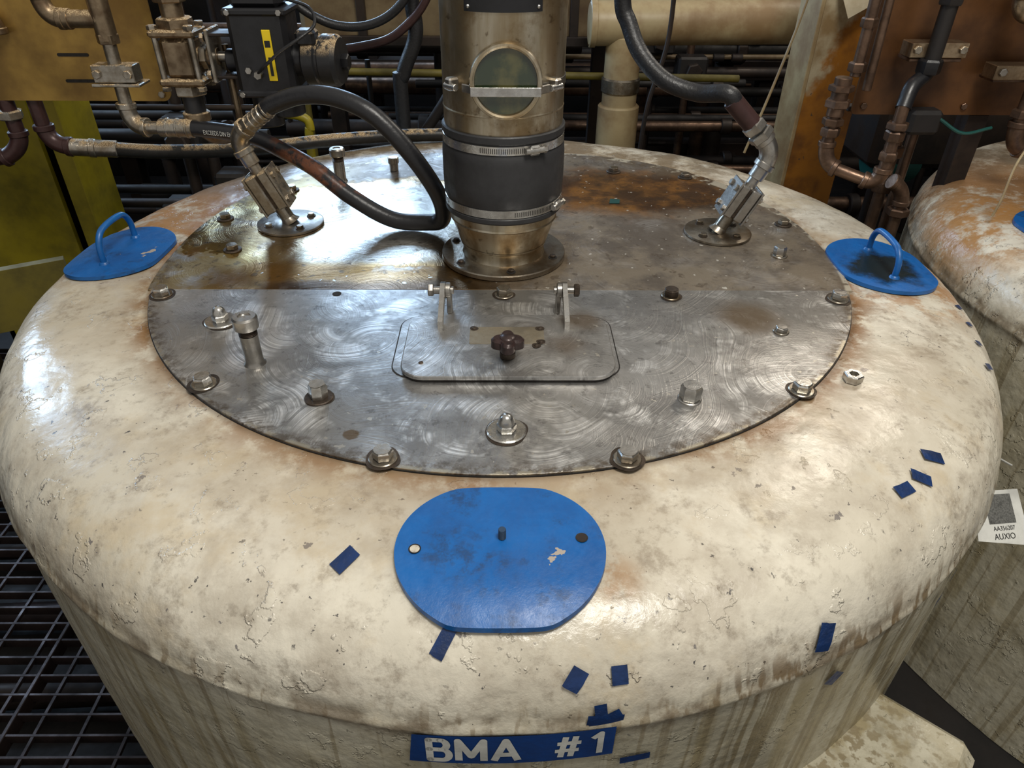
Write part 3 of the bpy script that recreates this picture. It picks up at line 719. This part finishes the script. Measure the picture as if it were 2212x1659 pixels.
ac.cyl((ax-.02,ay,az-.08),(ax-.02,ay,az-.15),.030,BLACK); ac.cyl((ax+.02,ay+.01,az-.08),(ax+.02,ay+.01,az-.13),.036,BLACK)
ac.cyl((ax-.055,ay,az-.02),(ax-.085,ay,az-.02),.022,BLACK)
ac.done()

# ------------------------------------------------------------------ right-hand pipe set
rp=B("pipe_panel",(1.05,.47,1.4))
rp.prism(rrect(.835,1.60,1.205,1.75,.01),.455,.462,PANELB,Mp)
rp.box((1.16,.50,.60),(.05,.05,1.2),DARKB); rp.box((1.16,.480,1.215),(.66,.03,.012),DARKB)
for x in (.86,1.10,1.4): rp.hex((x,.455,1.225),(0,-1,0),.008,.006,COPPER)
rp.done()
rr=B("pipe_manifold",(.95,.40,1.3))
def vpipe(b,x,y,z0,z1,r,m,cols=()):
    b.cyl((x,y,z0),(x,y,z1),r,m)
    for z,k,l in cols: b.hex((x,y,z),(0,0,1),r*k,l,m)
vpipe(rr,.772,.40,1.13,1.215,.014,COPPER,((1.17,1.6,.02),(1.195,1.75,.016)))
vpipe(rr,.772,.40,1.215,1.30,.019,COPPER,((1.235,1.5,.018),(1.27,1.5,.014)))
rr.elbow((.772,.40,1.155),(.772,.40,1.108),(.800,.38,1.098),.0175,COPPER); rr.cyl((.800,.38,1.098),(.865,.34,1.082),.014,COPPER)
rr.elbow((.855,.345,1.084),(.885,.33,1.076),(.887,.33,1.115),.0175,COPPER)
vpipe(rr,.889,.33,1.11,1.26,.0135,COPPER,((1.135,1.5,.02),(1.18,1.6,.022),(1.205,1.8,.016)))
rr.tube([(.889,.33,1.25),(.905,.35,1.29),(.935,.37,1.31),(.94,.37,1.33)],.017,BLACK,16,6)
rr.hex((.94,.37,1.315),(0,0,1),.026,.03,BLACK)
rr.box((.955,.40,1.360),(.125,.050,.030),BRASSC); rr.box((.955,.41,1.340),(.115,.06,.008),COPPER)
for q in(-.05,.05): rr.hex((.955+q,.375,1.362),(0,-1,0),.009,.007,FITT)
vpipe(rr,.942,.37,1.34,1.70,.017,DARK,((1.45,1.5,.03),))
vpipe(rr,.80,.41,1.30,1.70,.012,COPPER,((1.40,1.5,.02),(1.31,1.7,.02)))
rr.cyl((.835,.41,1.27),(.83,.41,1.50),.010,COPPER)
vpipe(rr,1.19,.37,1.20,1.36,.0155,COPPER,((1.22,1.6,.02),(1.34,1.5,.02)))
rr.box((1.16,.40,1.315),(.13,.05,.030),BRASSC); rr.box((1.16,.41,1.298),(.12,.06,.007),COPPER)
for q in(-.05,.05): rr.hex((1.16+q,.375,1.317),(0,-1,0),.009,.007,STEEL)
vpipe(rr,1.19,.37,1.36,1.60,.013,COPPER,((1.40,1.6,.02),))
rr.elbow((1.19,.37,1.395),(1.19,.37,1.43),(1.15,.37,1.43),.018,BRASSC); rr.hex((1.15,.37,1.43),(-1,0,0),.022,.02,BRASSC); rr.elbow((1.13,.37,1.43),(1.09,.37,1.43),(1.09,.37,1.47),.018,BRASSC)
rr.cyl((1.09,.37,1.46),(1.09,.37,1.65),.014,COPPER)
rr.elbow((1.19,.37,1.21),(1.19,.37,1.16),(1.22,.37,1.15),.019,COPPER); rr.tube([(1.22,.37,1.15),(1.3,.36,1.165),(1.42,.34,1.19),(1.6,.34,1.2)],.014,BLACK,12,6)
rr.cyl((.99,.50,1.24),(.99,.50,.3),.015,COPPER); rr.cyl((1.045,.53,1.24),(1.045,.53,.3),.013,COPPER)
rr.hex((.99,.50,1.09),(0,0,1),.024,.03,COPPER); rr.hex((.99,.50,1.0),(0,0,1),.026,.03,COPPER)
rr.elbow((1.03,.46,.98),(1.03,.46,1.02),(.99,.46,1.04),.018,COPPER); rr.cyl((1.03,.46,.99),(1.03,.46,.5),.014,COPPER); rr.hex((1.03,.46,.95),(0,0,1),.028,.02,COPPER)
rr.box((.99,.42,1.20),(.075,.05,.055),DARK,(0,0,0),.008); rr.tube([(1.02,.40,1.21),(1.08,.39,1.18),(1.15,.40,1.19)],.004,TEAL,8,8)
rr.done()
wl=B("pull_cord",(1.0,.20,1.2)); wl.tube([(1.20,.30,1.60),(1.18,.27,1.36),(1.15,.24,1.24),(1.10,.20,1.17),(1.085,.18,1.10),(1.08,.18,1.06)],.0026,CREAMP,8,8); wl.done()

# ------------------------------------------------------------------ background structure
def peel():
    m=M("peeling_cream_column",.5); n=m.noise(5,6,.6); o=m.sep(); z=o[2]
    zz=m.add(m.mul(m.math('SUBTRACT',n,.5),.5),z,m.mul(o[0],-1.2))
    k=m.step(zz,1.29,1.24)
    c=m.mix(m.step(m.noise(12,5),.4,.7),(.50,.43,.29),(.28,.19,.09)); c=m.mix(k,c,m.mix(m.step(m.noise(8,4),.4,.6),(.36,.14,.012),(.17,.065,.012)))
    c=m.mix(m.step(n,.61,.62),c,(.07,.05,.035)); m.set("Base Color",c); m.bump(n,.5,.02); return m.m
PEEL=peel()
col=B("support_column",(.95,.95,0)); col.box((.960,.95,.85),(.17,.12,1.7),PEEL,(0,0,.1),.004)
col.box((.868,.93,.85),(.012,.14,1.7),CREAMP,(0,0,.05),.002)
col.add([(.90,.875,1.45),(.99,.87,1.47),(1.01,.84,1.40),(.93,.82,1.36)],[(0,1,2,3)],PEEL)
col.done()
cp=B("overhead_pipe",(.6,1.3,1.27))
cp.cyl((.285,1.30,1.275),(1.30,1.32,1.285),.068,CREAMP,n=40); cp.lathe([(.068,0),(.072,.002),(.072,.02),(.068,.022)],CREAMP,(.285,1.30,1.275),(1,0,0),n=40)
cp.cyl((.405,1.30,1.24),(.405,1.30,.55),.060,CREAMP,n=36); cp.cyl((.405,1.30,1.06),(.405,1.30,1.11),.066,DRIP,n=36); cp.cyl((.405,1.30,.0),(.405,1.30,1.02),.072,CREAMP,n=36)
cp.done()
hood=B("rear_duct",(-.2,1.7,1.2)); HOODM=metal("duct_dirty_cream",(.22,.165,.09),(.10,.06,.03),.4,.2,5)
hood.box((-.15,1.75,1.265),(1.15,.5,.17),HOODM,(0,0,0),.02)
for x in(-.5,-.1,.25): hood.box((x,1.49,1.265),(.03,.03,.17),DARKB)
hood.box((-.15,1.48,1.19),(1.15,.03,.03),DARKB)
for x in (-.68,.38): hood.box((x,1.75,.6),(.06,.06,1.2),DARKB)
hood.done()
yb=B("yellow_column",(-1.5,.9,0))
yb.box((-1.50,.78,.65),(.34,.02,1.3),YEL); yb.box((-1.275,.86,.65),(.05,.18,1.3),YEL); yb.box((-1.66,.86,.65),(.02,.18,1.3),YEL); yb.box((-1.46,.95,.65),(.40,.02,1.3),DARKB)
yb.box((-1.46,.86,.01),(.55,.35,.02),YEL); yb.done()
yb=B("yellow_guard",(-1.3,.2,0)); yb.box((-1.32,.22,.80),(.50,.025,.16),YELD,(0,0,.5),.0004); yb.box((-1.42,.20,.40),(.04,.04,.80),DARKB); yb.done()
yr=B("yellow_rail",(0,1.9,1)); yr.cyl((-.75,1.42,1.10),(.85,1.42,1.08),.013,YELD)
for x in(-.72,.1): yr.cyl((x,1.42,0),(x,1.42,1.10),.013,YELD)
yr.done()
yr=B("yellow_pipe_hook",(-.6,1.0,1)); yr.tube([(-.62,1.00,0),(-.62,1.00,.9),(-.61,1.0,1.02),(-.63,1.0,1.05),(-.68,1.0,1.06)],.014,YEL,12,6); yr.done()
cb=B("electrical_cable",(0,.9,1.3))
cb.tube([(-.62,.9,1.62),(-.60,.9,1.42),(-.50,.9,1.335),(-.38,.9,1.325),(-.28,.9,1.38),(-.22,.9,1.50),(-.2,.9,1.65)],.012,HOSE,12,8)
cb.tube([(-.25,.97,1.62),(-.26,.97,1.40),(-.255,.97,1.29),(-.30,.97,1.18),(-.31,.97,1.08),(-.30,.97,0.02)],.022,HOSE,14,8)
cb.tube([(-.18,.95,1.65),(-.20,.95,1.42),(-.30,.95,1.30),(-.42,.96,1.26),(-.6,.98,1.24)],.012,MAROON,12,8)
cb.tube([(-.255,.97,1.0),(-.17,.97,1.12),(-.13,.97,1.2)],.016,DARKB,12,6)
cb.tube([(.82,.80,1.60),(.80,.80,1.40),(.76,.80,1.2),(.72,.82,1.0)],.004,CREAMP,8,6)
cb.tube([(.47,.95,1.6),(.48,.95,1.3),(.44,.95,1.1),(.43,.96,.9)],.007,DARKB,8,6)
cb.done()
bg=B("background_pipework",(0,2.4,.8))
rnd=random.Random(11)
for i in range(46):
    y=rnd.uniform(2.1,2.9); z=rnd.uniform(.15,1.35); r=rnd.choice([.012,.018,.025,.04]); x0=rnd.uniform(-3.2,.5); L=rnd.uniform(.8,3)
    bg.cyl((x0,y,z),(x0+L,y+rnd.uniform(-.05,.05),z),r,rnd.choice([DARK,DARKB,DARKB,HOODM if i%5==0 else DARK,COPPER]),n=14)
    for k in range(2): q=x0+L*rnd.random(); bg.cyl((q,y,z),(q+.05,y,z),r*1.5,DARKB,n=14)
for i in range(44):
    y=rnd.uniform(2.1,2.9); x=rnd.uniform(-3.2,3.0); r=rnd.choice([.012,.018,.03,.05]); z1=rnd.uniform(.9,1.4)
    bg.cyl((x,y,0),(x,y,z1),r,rnd.choice([DARK,DARKB,DARKB,COPPER,DARKB]),n=14)
    if i%3==0: bg.box((x,y-.05,z1*.8),(.14,.10,.12),DARK,(0,0,0),.01); bg.hex((x,y-.1,z1*.8),(0,-1,0),.04,.04,DARKB)
for z in(.35,.8,1.25): bg.box((0,3.0,z),(6.2,.12,.10),DARKB)
for i in range(9): bg.box((-3+i*.75,3.0,.75),(.1,.1,1.5),DARKB)
bg.done()
bg=B("side_pipework",(-2,1.2,.6))
for i in range(9):
    z=rnd.uniform(.1,1.15); y=rnd.uniform(1.02,1.36); bg.cyl((-3.0,y,z),(-.80,y,z),rnd.choice([.010,.016,.022]),DARK if i%3 else DARKB,n=12)
for x in(-1.06,-.98,-.86,-2.2,-1.9,-2.5): bg.cyl((x,1.1,0),(x,1.1,1.2),.02,DARKB,n=12)
for x,z in((-1.03,.98),(-.90,.80),(-1.1,.7)): bg.box((x,1.05,z),(.11,.1,.13),DARK,(0,0,0),.01); bg.hex((x,1.0,z),(0,-1,0),.035,.04,DARKB)
bg.done()
bg=B("pump_unit",(1.6,1.25,.5))
for x in (1.38,1.6,2.1): bg.cyl((x,1.25,0),(x,1.25,1.5),.03,DARKB,n=14)
bg.box((1.6,1.35,1.0),(.6,.3,.35),DARKB,(0,0,0),.02); bg.cyl((1.35,1.3,.85),(1.5,1.3,.85),.10,TEAL,n=28)
bg.done()

# ------------------------------------------------------------------ equipment tag
tg=B("equipment_tag",(.73,-.60,.88))
c0=Vector((.724,-.580,.904)); nrm=Vector((.22,-.62,.75)).normalized(); ux=Vector((1,.10,0)); ux=(ux-nrm*ux.dot(nrm)).normalized(); uy=nrm.cross(ux)
def T(x,y,o=0): return c0+ux*x+uy*y+nrm*o
o=[(-.046,-.028),(.045,-.040),(.045,.042),(-.026,.042),(-.036,.026)]
vs=[T(x,y,-.0005) for x,y in o]+[T(x,y,.0005) for x,y in o]
tg.add(vs,[(4,3,2,1,0),(5,6,7,8,9)]+[(i,(i+1)%5,5+(i+1)%5,5+i) for i in range(5)],WHITE)
tg.add([T(-.020,-.006,.001),T(.028,-.006,.001),T(.028,.036,.001),T(-.020,.036,.001)],[(0,1,2,3)],plain("grey_patch",(.14,.14,.13),.6,0,.6,400,0))
tg.text("AA356207",.0090,INK,lambda x,y:T(x+.004,y-.0130,.001),.0001,1)
tg.text("AUXIO",.0120,INK,lambda x,y:T(x+.002,y-.0245,.001),.0003,1)
tg.tube([T(-.028,.034,.001),T(-.03,.06,.004),T(-.005,.10,.0),T(.03,.10,-.03)],.0016,WHITE,8,8)
tg.tube([T(-.022,.034,.001),T(-.005,.07,.003),T(.03,.09,-.01),T(.08,.08,-.03)],.0016,WHITE,8,8)
tg.done()

# ------------------------------------------------------------------ floor: grating over dark pit, walls
gr=B("floor_grating",(0,0,0)); GM=metal("grating_steel",(.05,.034,.031),(.022,.015,.014),.5,.5,12)
y=-1.6
while y<1.3: gr.box((-1.35,y,-.015),(2.6,.006,.030),GM,(0,0,0),.0005); y+=.052
x=-2.65
while x<0: gr.box((x,-.15,-.006),(.008,2.9,.010),GM,(0,0,0),.0005); x+=.11
for x in(-1.9,-1.18): gr.box((x,-.15,-.02),(.010,2.9,.045),GM)
gr.box((-1.35,-.62,-.02),(2.6,.010,.045),GM)
gr.done()
fl=B("floor"); fl.box((0,.8,-.33),(9,9,.06),DARK); fl.done()
fl=B("floor_slab"); fl.box((2.2,.8,-.03),(4.4,9,.055),DARK); fl.box((-1.35,2.4,-.03),(2.7,2.2,.055),DARK); fl.done()
ud=B("underfloor_pipework",(0,0,-.2))
for i in range(10): ud.cyl((-2.6,-1.3+i*.27,-.22),(-.2,-1.2+i*.27,-.22),rnd.choice([.02,.04,.03]),rnd.choice([DARKB,GM]),n=12)
ud.done()
w=B("wall_back"); w.box((0,3.6,1.5),(9,.1,3.6),DARK); w.done()
w=B("wall_left"); w.box((-3.6,.8,1.5),(.1,5.4,3.6),DARK); w.done()
w=B("wall_right"); w.box((4.0,.8,1.5),(.1,5.4,3.6),DARK); w.done()

# ------------------------------------------------------------------ lights
def area(name,loc,target,size,power,color,sy=None):
    l=bpy.data.lights.new(name,'AREA'); l.energy=power; l.color=color; l.size=size
    if sy: l.shape='RECTANGLE'; l.size_y=sy
    o=bpy.data.objects.new(name,l); bpy.context.collection.objects.link(o); o.location=loc
    o.rotation_euler=(Vector(target)-Vector(loc)).to_track_quat('-Z','Y').to_euler(); return o
area("high_bay_lamp",(.5,-1.2,3.4),(0,-.1,1),.8,54,(1,.96,.88))
area("high_bay_lamp",(1.9,1.6,3.2),(.3,0,1),.6,18,(1,.90,.76))
area("window_light",(-1.0,3.3,2.30),(-.3,.1,1.05),1.3,46,(.50,.72,1.0),.9)
area("window_light",(-2.9,1.7,2.25),(-.6,-.3,1),1.1,54,(.50,.72,1.0),.8)
W=bpy.data.worlds.new("world"); bpy.context.scene.world=W; W.use_nodes=True
bgN=W.node_tree.nodes["Background"]; bgN.inputs[0].default_value=(1,.96,.89,1); bgN.inputs[1].default_value=.42
# ------------------------------------------------------------------ camera
cam=bpy.data.objects.new("camera",bpy.data.cameras.new("camera")); bpy.context.collection.objects.link(cam)
cam.data.sensor_width=36; cam.data.lens=24.9; cam.data.clip_start=.02
Rm=Matrix.Rotation(math.radians(-.7),3,'Z')@Matrix.Rotation(math.radians(90-35.3),3,'X')@Matrix.Rotation(math.radians(.45),3,'Z')
cam.location=(.006,-1.30,1.654); cam.rotation_euler=Rm.to_euler(); bpy.context.scene.camera=cam
bpy.context.scene.view_settings.view_transform='Standard'
